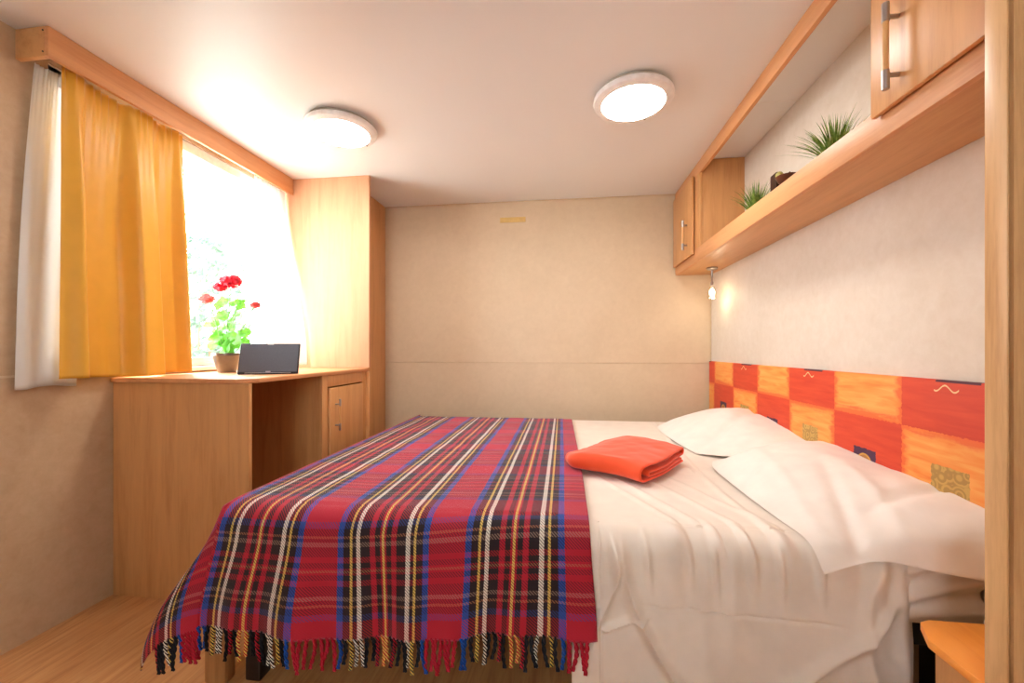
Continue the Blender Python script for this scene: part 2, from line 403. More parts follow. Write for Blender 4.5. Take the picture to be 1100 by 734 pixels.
# ------------------------------------------------------------------ handle (bar with steel ends)
def handle(parent, x, y, z0, z1, dx, r=.0055):
    """one upright bar with steel ends, wooden grip and two posts reaching dx to the door face"""
    bm = B(); h = z1-z0; c = h*.22
    zs = [z0, z0+.001, z0+c, z0+c+.0005, z1-c-.0005, z1-c, z1-.001, z1]; rs = [r*.8, r, r, r*.85, r*.85, r, r, r*.8]
    seg = 16; rings = [[bm.verts.new((x+q*cos(2*pi*k/seg), y+q*sin(2*pi*k/seg), z)) for k in range(seg)] for z, q in zip(zs, rs)]
    for n_, (a, b) in enumerate(zip(rings, rings[1:])):
        for k in range(seg): bm.faces.new((a[k], a[(k+1) % seg], b[(k+1) % seg], b[k])).material_index = 1 if n_ == 3 else 0
    bm.faces.new(rings[0][::-1]); bm.faces.new(rings[-1])
    for zz in (z0+c*.75, z1-c*.75): tube(bm, [(x, y, zz), (x+dx, y, zz)], r*.72, 12)
    return build('handle', bm, [M['chrome'], M['brass']], parent)

# ------------------------------------------------------------------ desk
DY0 = 1.449
dk = thing('desk', (-1.5, 1.9, 0), 'beech desk under the window with knee hole and small cupboard', 'desk')
bm = B(); pts = [(L+.003, DY0-.012), (-1.262, DY0-.012), (-1.202, DY0+.04), (-1.197, YW), (L+.003, YW)]
lo = [bm.verts.new((x, y, .866)) for x, y in pts]; hi = [bm.verts.new((x, y, .885)) for x, y in pts]
bm.faces.new(lo[::-1]); bm.faces.new(hi)
for k in range(5): bm.faces.new((lo[k], lo[(k+1) % 5], hi[(k+1) % 5], hi[k]))
bmesh.ops.bevel(bm, geom=list(bm.edges), offset=.004, segments=2, affect='EDGES', profile=.5)
build('desktop', bm, M['wood_orange'], dk)
bm = B(); box(bm, L+.003, -1.215, DY0, DY0+.018, 0, .865, .0015); build('end_panel', bm, M['wood_z'], dk)
bm = B(); box(bm, L+.003, L+.015, DY0+.018, 1.93, .0, .865); build('back_panel', bm, M['wood_z'], dk, smooth=False)
bm = B()
box(bm, L+.003, -1.222, 1.93, 1.948, 0, .865); box(bm, L+.003, -1.222, 2.371, YW-.001, 0, .865); box(bm, L+.003, -1.222, 1.948, 2.371, .06, .08)
box(bm, L+.003, L+.015, 1.948, 2.371, .08, .865)
build('cupboard_body', bm, M['wood_z'], dk, smooth=False)
bm = B(); box(bm, -1.222, -1.210, 1.93, 1.978, 0, .865, .001); box(bm, -1.222, -1.210, 2.338, YW-.001, 0, .865, .001); box(bm, -1.222, -1.210, 1.978, 2.338, .805, .865, .001); box(bm, -1.222, -1.210, 1.978, 2.338, 0, .07, .001)
build('face_frame', bm, M['wood_z'], dk)
dr = None
bm = B(); box(bm, -1.214, -1.198, 1.982, 2.334, .074, .798, .003); dr = build('door', bm, M['wood_z'], dk)
handle(dr, -1.172, 2.03, .572, .738, -.026, .0055)

# ------------------------------------------------------------------ valance and curtains
VX = -1.692
va = thing('curtain_valance', (-1.75, 1.75, 1.972), 'long orange beech curtain box above the window', 'valance')
bm = B(); box(bm, VX-.016, VX, 1.150, YW-.001, 1.972, C-.001, .002); build('front_board', bm, M['wood_orange'], va)
bm = B(); box(bm, L+.001, VX-.016, 1.150, 1.166, 1.972, C-.001, .002); build('end_board', bm, M['wood_y'], va)
for zz in (2.058, 1.987): bm = B(); sphere(bm, (-1.712, 1.1495, zz), .0028, 8, 6); build('screw', bm, M['black_metal'], va)

def curtain(name, y0t, y1t, y0b, y1b, xt, xb, zt, zb, mat, folds, amp, seed, topf=0, bulge=0, nu=120, nv=70, hem=0, lean=None):
    def f(u, v):  # v 0 top ->1 bottom
        y = (y0t+(y1t-y0t)*u)*(1-v)+(y0b+(y1b-y0b)*u)*v
        x = xt+(xb-xt)*v
        env = .35+.65*sst(0, .5, v)
        a = 0; uu = u+.012*sin(v*2.4+seed)+.02*(1-v)*sin(u*9+seed)
        if len(folds[0]) == 2:
            for (ua, ha), (ub, hb) in zip(folds, folds[1:]):
                if ua <= uu <= ub or (uu < 0 and ua == 0) or (uu > 1 and ub == 1): a = ha+(hb-ha)*(.5-.5*cos(pi*max(0, min(1, (uu-ua)/(ub-ua)))))
        else:
            for (c, wd, h) in folds: a += h*exp(-((u-c-.03*sin(v*2+seed+c*9))/wd)**2)
        x += amp*a*env + amp*.25*fbm(u*5, v*1.2, seed, 1, 2)
        if topf: x += topf*sin(u*2*pi*15+1.3*sin(u*21))*exp(-v*13); y += topf*.5*cos(u*2*pi*15)*exp(-v*13)
        y += bulge*sin(v*pi)*(.5-u)
        z = zt+(zb-zt)*v + hem*sin(u*7+seed)
        if lean: dx, dy = lean(u, v); x += dx; y += dy
        return (x, y, z)
    bm = B(); grid(bm, nu, nv, f); o = build(name, bm, mat, origin=(xt, (y0t+y1t)/2, zb)); solid(o, .0016); return o
yf = [(0, .1), (.12, .9), (.20, -.9), (.44, -.8), (.54, 1.0), (.68, .9), (.76, -.8), (.90, -.6), (.96, .7), (1, .2)]
tag(curtain('curtain', 1.224, 1.685, 1.222, 1.722, -1.752, -1.752, 1.99, .893, M['yellow'], yf, .040, 1.3, .005, hem=.003, nu=200, nv=90), 'yellow satin curtain hanging over the left half of the window', 'curtain')
sf = [(.1, .08, .5), (.35, .1, -.8), (.6, .08, .6), (.85, .1, -.6)]
tag(curtain('sheer_curtain', 1.19, 1.35, 1.137, 1.31, -1.808, -1.804, 1.99, .868, M['sheer'], sf, .007, 4.1, .003, bulge=-.02, hem=.004), 'white sheer curtain at the outer edge of the yellow curtain', 'curtain')
def ln(u, v):
    k = sst(0, 1, v)
    return (.165*k*u, 0)
tag(curtain('sheer_curtain', 2.12, 2.376, 2.25, 2.372, -1.745, -1.755, 1.99, .905, M['sheer'], [(.2, .1, .6), (.5, .1, -.6), (.8, .08, .5)], .012, 2.2, .004, lean=ln), 'white sheer curtain gathered against the wardrobe by the window', 'curtain')

# ------------------------------------------------------------------ overhead cabinet
X0 = .76
oc = thing('overhead_cabinet', (.88, 1.9, 1.51), 'long beech overhead cabinet with open shelf above the bed', 'cabinet')
bm = B(); box(bm, X0+.018, R-.001, .797, D-.001, 1.510, 1.528, .001); build('shelf', bm, M['wood_y'], oc)
bm = B(); box(bm, X0, X0+.018, .797, D-.009, 1.508, 1.585, .002); build('bottom_rail', bm, M['wood_orange'], oc)
bm = B(); box(bm, X0, X0+.018, .797, D-.009, 2.000, C-.001, .002); build('top_rail', bm, M['wood_orange'], oc)
bm = B(); box(bm, X0+.018, R-.001, 2.425, 2.443, 1.528, C-.002, .001); build('partition', bm, M['wood_z'], oc)
bm = B(); box(bm, X0+.018, R-.001, 1.112, 1.130, 1.528, C-.002, .001); build('partition', bm, M['wood_z'], oc)
bm = B(); box(bm, X0, X0+.018, 2.425, 2.535, 1.585, 2.0, .001); build('stile', bm, M['wood_z'], oc)
bm = B(); box(bm, X0, X0+.018, 2.93, D-.009, 1.585, 2.0, .001); build('stile', bm, M['wood_z'], oc)
bm = B(); box(bm, X0-.018, X0-.004, 2.515, 2.925, 1.558, 2.015, .004); d1 = build('door', bm, M['wood_z'], oc); handle(d1, .716, 2.605, 1.603, 1.784, .027, .0074)
bm = B(); box(bm, X0-.018, X0-.004, .800, 1.104, 1.560, 2.030, .004); d2 = build('door', bm, M['wood_z'], oc); handle(d2, .716, 1.018, 1.583, 1.778, .027, .0072)

# ------------------------------------------------------------------ grass tufts
def tuft(loc, label, rr, h, seed, spread):
    rnd = random.Random(seed)
    t = thing('artificial_grass_plant', loc, label, 'plant', None)
    x, y, z = loc
    bm = B(); lathe(bm, loc, [(.0, 0), (.028, 0), (.030, .004), (.038, .085), (.038, .09), (.034, .09), (.033, .078), (0, .078)], 28); build('pot', bm, M['pot_white'], t)
    bm = B()
    for k in range(240):
        a = rnd.uniform(0, 2*pi); q = sqrt(rnd.random()); r0 = rr*.45*q
        sp = q*spread*rnd.uniform(.5, 1.2); hh = h*rnd.uniform(.6, 1.05)*(1-.25*q)
        p0 = Vector((x+r0*cos(a), y+r0*sin(a), z+.075)); side = Vector((-sin(a+rnd.uniform(-1, 1)), cos(a), 0))*.0024
        prev = None
        for s in range(6):
            s_ = s/5; off = sp*s_**1.7
            p = p0+Vector((cos(a)*off, sin(a)*off, hh*(s_-.25*q*s_**2.5)))
            w_ = side*(1-s_**2)
            if s == 5: cur = (bm.verts.new(p),)
            else: cur = (bm.verts.new(p-w_), bm.verts.new(p+w_))
            if prev: bm.faces.new((prev[0], prev[1], cur[1], cur[0]) if len(cur) == 2 else (prev[0], prev[1], cur[0]))
            prev = cur
    build('grass_blades', bm, M['grass'], t)
    return t
tuft((.875, 2.00, 1.528), 'small green grass plant nearest the far end of the open shelf', .06, .20, 3, .10)
tuft((.875, 1.455, 1.528), 'larger green grass plant on the open shelf beside the near cabinet door', .07, .185, 5, .12)
# dark ornament between them
bm = B(); box(bm, .862, .877, 1.80, 1.85, 1.5285, 1.727, .002)
tag(build('wooden_block', bm, M['dark_wood'], origin=(.87, 1.845, 1.5285)), 'narrow dark wooden upright on the shelf beside the far grass plant', 'ornament')
orn = thing('ornament_dish', (.875, 1.745, 1.5285), 'brown dish ornament holding a green ball on the open shelf', 'ornament')
bm = B(); lathe(bm, (.875, 1.745, 1.5285), [(0, 0), (.03, 0), (.012, .02), (.010, .12), (.030, .135), (.040, .156), (.036, .155), (.014, .137), (0, .135)], 28); build('dish', bm, M['brown'], orn)
bm = B(); sphere(bm, (.862, 1.775, 1.702), .0145, 18, 12)
tag(build('ball', bm, M['ball'], origin=(.862, 1.775, 1.6875)), 'small olive green ball in the brown dish on the shelf', 'ball')
bm = B(); lathe(bm, (.875, 1.725, 1.662), [(0, 0), (.012, .004), (.014, .014), (.006, .024), (.003, .032), (0, .034)], 16)
tag(build('acorn', bm, M['brown'], origin=(.875, 1.725, 1.662)), 'small brown acorn shape in the dish beside the ball', 'ornament')

# ------------------------------------------------------------------ reading spot under cabinet
SX, SY = .915, 2.69
sp = thing('reading_spotlight', (SX, SY, 1.508), 'small lit chrome reading light under the far overhead cabinet', 'lamp')
bm = B(); lathe(bm, (SX, SY, 1.508), [(0, 0), (.032, 0), (.033, -.006), (.026, -.012), (.008, -.014), (.0055, -.02), (.0055, -.085), (.009, -.09), (.010, -.11), (0, -.11)], 32); build('mount', bm, M['chrome'], sp)
bm = B(); lathe(bm, (SX, SY, 1.508), [(.010, -.106), (.014, -.118), (.026, -.150), (.030, -.175), (.029, -.190), (.028, -.190), (.027, -.152), (.012, -.119)], 28); build('lamp_shade', bm, M['bulb_glass'], sp)
bm = B(); sphere(bm, (SX, SY, 1.355), .016, 16, 12, (1, 1, 1.3)); build('bulb', bm, M['bulb'], sp)
pt = bpy.data.lights.new('spot_glow', 'POINT'); pt.energy = .3; pt.color = (1, .80, .56); pt.shadow_soft_size = .012
pto = bpy.data.objects.new('spot_glow', pt); COL.objects.link(pto); pto.location = (SX-.01, SY, 1.322)

# ------------------------------------------------------------------ ceiling lamps
def ceiling_lamp(x, y):
    t = thing('ceiling_lamp', (x, y, C), 'round lit ceiling lamp', 'lamp', 'round ceiling lamps')
    bm = B(); lathe(bm, (x, y, C), [(0, -.0005), (.150, -.0005), (.152, -.014), (.148, -.018), (0, -.018)], 64); build('base', bm, M['grey_pl'], t)
    bm = B(); lathe(bm, (x, y, C), [(.146, -.0165), (.163, -.0165), (.165, -.024), (.160, -.034), (.146, -.040), (.130, -.041), (.128, -.034), (.146, -.0165)], 64); build('rim', bm, M['white_pl'], t)
    bm = B(); lathe(bm, (x, y, C), [(.131, -.0385), (.110, -.046), (.07, -.052), (.03, -.055), (0, -.0555)], 64); build('diffuser', bm, M['lamp'], t)
    bm = B(); sphere(bm, (x+.07, y+.122, C-.0405), .0035, 10, 8); build('screw', bm, M['black_metal'], t)
    return t
la = ceiling_lamp(-1.06, 1.845)
lb = copy_tree(la); lb.location = (.288, 1.775, C)
la['label'] = 'round lit ceiling lamp on the window side, left of the two'
lb['label'] = 'round lit ceiling lamp closer to the overhead cabinet, right of the two'

# vent on the back wall
vt = thing('wall_vent', (-.365, D, 1.94), 'small golden slotted vent high on the back wall', 'vent')
bm = B(); box(bm, -.462, -.276, D-.006, D, 1.921, 1.958, .002); build('plate', bm, M['vent'], vt)
bm = B()
for k in range(3): box(bm, -.450, -.288, D-.010, D-.006, 1.9275+k*.010, 1.9325+k*.010, .001)
build('louvre', bm, M['vent'], vt)

# ------------------------------------------------------------------ headboard
bm = B(); box(bm, .978, R-.001, 1.06, D-.02, .48, .920, .003)
tag(build('headboard', bm, M['headboard'], origin=(.988, 1.03, .48)), 'orange and red patchwork headboard panel along the right wall', 'headboard')

# ------------------------------------------------------------------ bed
BX0, BX1, BY0, BY1, BT = -.985, .970, 1.085, 2.72, .525
bed = thing('bed_frame', (0, 1.9, 0), 'black metal bed frame with wooden foot under the tartan blanket', 'bed')
bm = B()
box(bm, BX0+.02, BX1-.005, BY0+.02, BY0+.06, .285, .345, .003); box(bm, BX0+.02, BX1-.005, BY1-.06, BY1-.02, .285, .345, .003)
box(bm, BX0+.02, BX0+.06, BY0+.06, BY1-.06, .285, .345, .003); box(bm, BX1-.045, BX1-.005, BY0+.06, BY1-.06, .285, .345, .003)
build('side_rails', bm, M['black_metal'], bed)
for k in range(12):
    x = BX0+.12+k*.158; bm = B(); box(bm, x, x+.06, BY0+.06, BY1-.06, .325, .3445, .002); build('slat', bm, M['tan_leg'], bed)
for x, y in ((-.955, 1.125), (.90, 1.125), (-.955, 2.62), (.90, 2.62), (-.02, 1.9)):
    bm = B(); box(bm, x, x+.048, y, y+.048, 0, .29 if x != -.02 else .325, .004); build('leg', bm, M['black_metal'], bed)
bm = B(); box(bm, -1.068, -1.0, 1.10, 1.14, 0, .30, .004); build('foot_post', bm, M['tan_leg'], bed)
bm = B(); box(bm, -1.068, -1.0, 2.60, 2.64, 0, .30, .004); build('foot_post', bm, M['tan_leg'], bed)
bm = B(); box(bm, -1.04, -1.015, 1.14, 2.60, .18, .29, .003); build('footboard', bm, M['tan_leg'], bed)

# mattress (in its fitted sheet): rounded box with wrinkled near side
def mattress():
    bm = B(); box(bm, BX0+.01, BX1+.007, BY0, BY1-.01, .346, BT-.012, .012, 3)
    bmesh.ops.subdivide_edges(bm, edges=[e for e in bm.edges if e.calc_length() > .12], cuts=110, use_grid_fill=True)
    for v in bm.verts:
        x, y, z = v.co
        if y < BY0+.03 and x > .7 and z < .51:
            k = sst(.7, .8, x)*sst(.35, .39, z)
            v.co.y -= k*(.011*sin((z*1.0-x*.22)*85+2.5*noise.noise(Vector((x*6, z*5, 0))))+.002)
    return bm
tag(build('mattress', mattress(), M['sheet'], origin=(0, 1.9, .346)), 'thick mattress in a wrinkled cream fitted sheet on the bed frame', 'mattress')

# cross profile over the bed: arc length s -> (y, z); s=0 at near bend, negative = down the near side
def cross(s, off, r=.045):
    """s>0 runs over the top towards the back wall, s<0 down the near side. r = bend radius"""
    rr = r+off; q = rr*pi/2
    top = BT+off; width = (BY1-BY0)-2*r
    if s >= 0:
        if s <= width: return (BY0+r+s, top)
        s2 = s-width
        if s2 < q: a = s2/rr; return (BY1-r+rr*sin(a), top-rr*(1-cos(a)))
        return (BY1+off, top-rr-(s2-q))
    s = -s
    if s < q: a = s/rr; return (BY0+r-rr*sin(a), top-rr*(1-cos(a)))
    return (BY0-off, top-rr-(s-q))

SHX0, SHX1 = .02, .818
def sheet_pt(u, v):
    s0, s1 = -.45, (BY1-BY0)+.05
    s = s0+(.55)*v/.6 if v < .6 else .10+(s1-.10)*(v-.6)/.4
    x = SHX0+(.955-SHX0)*u if s > .0 else 0
    # hanging part ends earlier than the top part
    xr = SHX1+.02*sst(0, -.4, s)
    x = SHX0+(xr-SHX0)*u if s <= 0 else SHX0+((xr+(.955-xr)*sst(0, .10, s))-SHX0)*u
    y, z = cross(s, .006)
    if s > 0:
        z += .0035*fbm(x*5, y*4, 1, 1, 3)+.006
        # diagonal soft ridges
        for (a, b, c, w_, h) in ((.30, .18, 1.25, .012, .006), (.42, .10, 1.22, .01, .005), (.20, .30, 1.35, .010, .004), (.52, .05, 1.2, .010, .005)):
            d = (x-a)-(-.45)*(y-c); z += h*exp(-(d/w_)**2)*sst(1.9, 1.3, y)
        pass
        # turned-down fold near pillows
        d = x-(.53+.03*sin(y*3)); z += .006*exp(-(d/.012)**2)
        z -= .0035+.0035*(1-sst(0, .03, s))
        z = max(z, BT+.0075)
    else:
        dn = -s; g = sst(.0, .10, dn)
        folds = .010*sin(x*62+2.2*sin(x*17))*exp(-dn*5)*sst(.06, .12, x)+.014*fbm(x*5, 0, 3, 1, 2)*sst(.05, .4, dn)
        y -= g*(.012+folds)
        # long curved fold, shorter folds, pressed creases
        def rdg(d, w_, h): return 1.5*h*exp(-abs(d/w_)**1.5)
        y -= g*rdg(x-(.145+1.0*(max(0, dn-.06))**1.8), .013, .020)
        y -= g*rdg(x-(.62+.22*cos(dn*5)), .022, .014)*sst(.12, .2, dn)
        y -= g*rdg(x-(.755-.05*sin(dn*7)), .020, .014)
        y -= g*rdg(x-(.105+.03*sin(dn*15)), .010, .012)*sst(.34, .28, dn)
        y -= g*rdg((dn-.26)+.35*(x-.13), .007, .010)*sst(.09, .11, x)*sst(.24, .18, x)
        y += .0040*exp(-((dn-.20-.03*x)/.004)**2)*sst(.16, .22, x)*sst(.7, .6, x)
        y += .0040*exp(-((x-.092)/.003)**2)
        for q_, w_ in ((.13, .012), (.21, .010), (.31, .012), (.37, .009), (.46, .014), (.52, .01), (.61, .013)):
            y -= .016*exp(-((x-q_-.08*(dn-.1))/w_/.8)**2)*exp(-((dn-.09)/.07)**2)
        y -= g*.007*fbm(x*9, dn*7, 9, 1, 3)
        y += .03*sst(.95, 1.0, u)*g
    e = exp(-((s+.035)/.055)**2)
    gth = sst(.10, .16, x)*sst(.70, .55, x)
    hgt = .014*e*gth*(max(0, sin(x*58+2.4*sin(x*15)+s*9)))**2
    y -= hgt; z += hgt
    return (x, y, z)
bm = B(); grid(bm, 300, 300, sheet_pt)
sh = build('flat_sheet', bm, M['sheet'], origin=(.5, 1.9, BT)); solid(sh, .0016, 1)
tag(sh, 'white flat sheet spread over the bed and hanging down its near side', 'sheet')

# ---- tartan blanket
HEM = .365   # hanging length at the near side
def hem_at(X): return .372-.066*sst(-.75, .10, X)
UL, UR = -1.31, .066
VEND = (BY1-BY0)+.12
FX = BX0-.005
def blanket_pt(X, s):
    """X cloth coordinate across, s cloth coordinate (s<0 hangs at near side)"""
    off = .016
    du = max(0, FX-X); dv = max(0, -s)
    wob = .0025*fbm(X*6, s*6, 2, 1, 2)
    # right edge slopes a little as in the photo
    if du == 0:
        x = X; y, z = cross(s, off)
        if s > 0: z += wob+.003
        else:
            g = sst(.05, HEM, dv); y -= g*(.016+.010*sin(x*17+1.1)+.007*sin(x*41))+.004
            x += .010*g*sin(x*9)
            x -= .05*g*sst(-.55, -.98, x)
        return Vector((x, y, z))
    r = .045+off; q = r*pi/2
    if dv <= 0:   # foot side
        if du < q: a = du/r; x = FX-r*sin(a)+.045-.0; z = BT+off-r*(1-cos(a)); x = min(x, FX+.045)
        else: x = FX-off; z = BT+off-r-(du-q)
        if du < q: x = FX+.0-off*sin(du/r)
        y = cross(s, off)[0]
        x -= .04*sst(.05, .33, du)
        return Vector((x, y, z+.003))
    rad = sqrt(du*du+dv*dv); ph = atan2(dv, du)   # 0 foot side .. pi/2 near side
    drop = max(0, rad-.03); z = BT+off-drop*(.985)-.01*sst(0, .05, rad)
    fl_ = sst(.02, .5, rad)
    ox = -off*cos(ph)-.04*sst(.05, .33, rad)*cos(ph)**2 - fl_*.16*sin(2*ph)**1.5 - .05*sst(.05, HEM, rad)*sin(ph)**2
    oy = -(off+.0)*sin(ph)-fl_*.03*sin(2*ph) - sin(ph)**2*sst(.05, HEM, rad)*(.018+.016*sin(FX*17+1.1)+.008*sin(FX*41))
    y0 = BY0+.045*exp(-rad*30)
    x0 = FX+.02*exp(-rad*30)*cos(ph)
    z = max(z, .018)
    return Vector((x0+ox, y0+oy, z))
def bl(u, v):
    X = UL+(UR-UL)*u; h_ = hem_at(X)
    s = -h_+(VEND+h_)*v
    if u > .9: X += (-.016*sst(.3, 1.7, s)+.010*sst(.0, -.3, s))*((u-.9)*10)
    return blanket_pt(X, s)
def bluv(u, v): return (UL+(UR-UL)*u, (VEND+hem_at(UL+(UR-UL)*u))*v)
bm = B(); grid(bm, 230, 300, bl, bluv)
bk = build('tartan_blanket', bm, M['tartan'], origin=(-.4, 1.9, BT)); solid(bk, .004, 1)
tag(bk, 'red tartan wool blanket with fringe draped over the foot half of the bed', 'blanket')
def yarn_at(X):
    t_ = ((X-UOFF)/PER) % 1.0; c = SETT[0][1]
    for p, k in SETT:
        if t_ >= p: c = k
    nm = {RED: 'red', BLK: 'black', BLU: 'blue', YEL: 'yellow', WHT: 'white'}[c]
    if .32 < t_ < .40: nm = 'orange'
    elif .13 < t_ < .19 or .53 < t_ < .59: nm = 'white'
    elif .09 < t_ < .125 or .60 < t_ < .635: nm = 'yellow'
    elif nm == 'red' and t_ < .7: nm = 'redblack'
    elif t_ > .985 or t_ < .05: nm = 'blue'
    return YARN[nm]
nt = 88; rnd = random.Random(11)
for k in range(nt):
    X = UL+.12+(UR-UL-.125)*(k+.5)/nt
    h_ = hem_at(X); p0 = blanket_pt(X, -h_+.004); pa = blanket_pt(X, -h_+.03)
    dirn = (p0-pa).normalized()*.5+Vector((0, 0, -1))*.5; dirn.normalize()
    ln_ = rnd.uniform(.070, .092); jx, jy = rnd.uniform(-.010, .010), rnd.uniform(-.008, .006); curl = rnd.uniform(-.006, .006)
    bm = B()
    for ph in (0, pi):   # two-ply twisted strands
        pts = []
        for i in range(13):
            q = i/12; c_ = p0+dirn*ln_*q+Vector((jx*q+curl*sin(q*4), jy*q, 0))
            if c_.z < .006: c_.z = .006
            rad = .0030*(1-.2*q); pts.append((c_.x+rad*cos(ph+q*13), c_.y+rad*sin(ph+q*13)-.001, c_.z))
        tube(bm, pts, .0040, 6, .0032)
    build('tassel', bm, yarn_at(X), bk)

# ------------------------------------------------------------------ pillows from control nets
def cr(p0, p1, p2, p3, t):
    return 0.5*((2*p1)+(-p0+p2)*t+(2*p0-5*p1+4*p2-p3)*t*t+(-p0+3*p1-3*p2+p3)*t**3)
def evalrow(row, t):
    n = len(row)-1; x = t*n; i = min(int(x), n-1); f = x-i
    g = lambda k: row[k] if 0 <= k <= n else (2*row[0]-row[1] if k < 0 else 2*row[n]-row[n-1])
    return cr(g(i-1), g(i), g(i+1), g(i+2), f)
def net(ctrl, s, t): return evalrow([evalrow(r, t) for r in ctrl], s)
def pillow(name, ctrl, label, wr, seed, zb=.533, n=(70, 44)):
    ctrl = [[Vector(p) for p in r] for r in ctrl]
    cen = sum((p for r in ctrl for p in r), Vector())/sum(len(r) for r in ctrl)
    bm = B()
    def top(s, t):
        p = net(ctrl, s, t); e = min(s, 1-s, t)*6; e = min(1, e)
        p = p.copy(); p.z += e*wr(p.x, p.y)+.004*e*fbm(p.x*9, p.y*9, seed, 1, 3)
        p.x = min(p.x, .977)
        return p
    ns, nt_ = n
    def bot(s, t):
        p = top(s, t); q = p.copy(); m = min(1, min(s, 1-s, t, 1-t)*8)
        zz = min(p.z-.012, zb)
        q.z = p.z-.0008+(zz-p.z)*sst(0, 1, m)
        return q
    a = grid(bm, ns, nt_, top); b = grid(bm, ns, nt_, bot, flip=True)
    ring = lambda g: [g[i][0] for i in range(ns)]+[g[ns][j] for j in range(nt_)]+[g[ns-i][nt_] for i in range(ns)]+[g[0][nt_-j] for j in range(nt_)]
    ra, rb = ring(a), ring(b)
    for k in range(len(ra)): k2 = (k+1) % len(ra); bm.faces.new((ra[k], ra[k2], rb[k2], rb[k]))
    return tag(build(name, bm, M['pillow'], origin=(cen.x, cen.y, zb)), label, 'pillow')
c_front = [[(.60, 1.76, .545), (.71, 1.79, .560), (.85, 1.78, .585), (.977, 1.78, .60)],
           [(.565, 1.64, .548), (.68, 1.65, .612), (.84, 1.67, .650), (.977, 1.70, .650)],
           [(.565, 1.40, .545), (.69, 1.40, .620), (.84, 1.40, .650), (.977, 1.42, .642)],
           [(.575, 1.19, .542), (.70, 1.18, .580), (.84, 1.18, .622), (.977, 1.18, .635)],
           [(.590, 1.085, .532), (.71, 1.08, .545), (.84, 1.07, .575), (.977, 1.05, .610)],
           [(.600, 1.035, .478), (.72, 1.045, .510), (.84, 1.03, .500), (.977, .990, .495)]]
def wr1(x, y):
    z = 0
    d = (x-.70)-.35*(y-1.1); z -= .012*exp(-(d/.018)**2)*sst(1.5, 1.2, y)
    d = (x-.80)-.2*(y-1.1); z += .008*exp(-(d/.02)**2)*sst(1.5, 1.2, y)
    d = (y-1.16)-.25*(x-.8); z -= .012*exp(-(d/.02)**2)*sst(.72, .80, x)
    d = (x-.66)-.15*(y-1.3); z += .005*exp(-(d/.02)**2)
    return z
pillow('pillow', c_front, 'white pillow nearest the camera, its case corner pointing over the bed edge', wr1, 5)
c_back = [[(.60, 2.60, .545), (.71, 2.64, .56), (.85, 2.66, .585), (.977, 2.67, .60)],
          [(.545, 2.48, .548), (.68, 2.49, .612), (.84, 2.51, .650), (.977, 2.52, .655)],
          [(.535, 2.28, .545), (.69, 2.28, .628), (.84, 2.28, .682), (.977, 2.28, .675)],
          [(.55, 2.06, .545), (.70, 2.05, .600), (.84, 2.05, .650), (.977, 2.05, .660)],
          [(.575, 1.88, .543), (.71, 1.79, .560), (.84, 1.76, .600), (.977, 1.75, .620)]]
def wr2(x, y):
    z = 0
    d = (y-2.10)-.9*(x-.8); z -= .010*exp(-(d/.03)**2)
    d = (y-2.25)-.5*(x-.8); z += .007*exp(-(d/.03)**2)
    return z
pillow('pillow', c_back, 'white pillow by the back wall, partly behind the nearer pillow', wr2, 8)

# ------------------------------------------------------------------ folded orange fleece
def fleece():
    A = Vector((.262, 1.415)); e1 = (Vector((.492, 1.715))-A); n1 = e1.length; e1.normalize(); e2 = Vector((-e1.y, e1.x)); wd = .335
    zb = .547
    prof = []
    def arc(cx, cz, r, a0, a1, n): return [(cx+r*cos(radians(a0+(a1-a0)*k/n)), cz+r*sin(radians(a0+(a1-a0)*k/n))) for k in range(n+1)]
    prof += [(n1-.015-(n1-.05)*k/14, .008) for k in range(15)]
    prof += arc(.030, .0315, .0235, 270, 90, 12)[1:]
    prof += [(.035+(n1-.06)*k/14, .055) for k in range(1, 15)]
    prof += arc(n1-.025, .0445, .0105, 90, -90, 8)[1:]
    prof += [(n1-.03-(n1-.09)*k/12, .034-.002*k/12) for k in range(1, 13)]
    prof += arc(.058, .0255, .0065, 90, 270, 6)[1:]
    prof += [(.06+(n1-.09)*k/10, .020) for k in range(1, 11)]
    bm = B(); N = len(prof)-1
    def f(u, v):
        x = u*N; i = min(int(x), N-1); q = x-i
        s = prof[i][0]+(prof[i+1][0]-prof[i][0])*q; z = prof[i][1]+(prof[i+1][1]-prof[i][1])*q
        t_ = v*wd
        # outline: skewed, rounded towards the left end
        k = sst(.72, 1.0, v); s2 = s+(-.02+.02*sin(v*5))*(1-s/n1)+.03*sin(v*3.1)*(s/n1-.5)
        hz = 1.06+.25*sin(min(1, v)*pi)*(.4+.6*s/n1)-.30*k
        z2 = zb+z*hz+.004*fbm(s*14, v*4, 2, 1, 3)*min(1, z/.03)
        s2 = s2+(n1*.5-s2)*.22*k**2
        p = A+e1*s2+e2*(t_-.01*sin(s*12))
        return (p.x, p.y, z2)
    grid(bm, N*2, 30, f)
    o = build('folded_fleece', bm, M['fleece'], origin=(.24, 1.66, zb)); solid(o, .009, 0)
    md = o.modifiers.new('soft', 'SUBSURF'); md.levels = 1; md.render_levels = 1
    return tag(o, 'folded bright orange fleece blanket lying on the white sheet', 'blanket')
fleece()

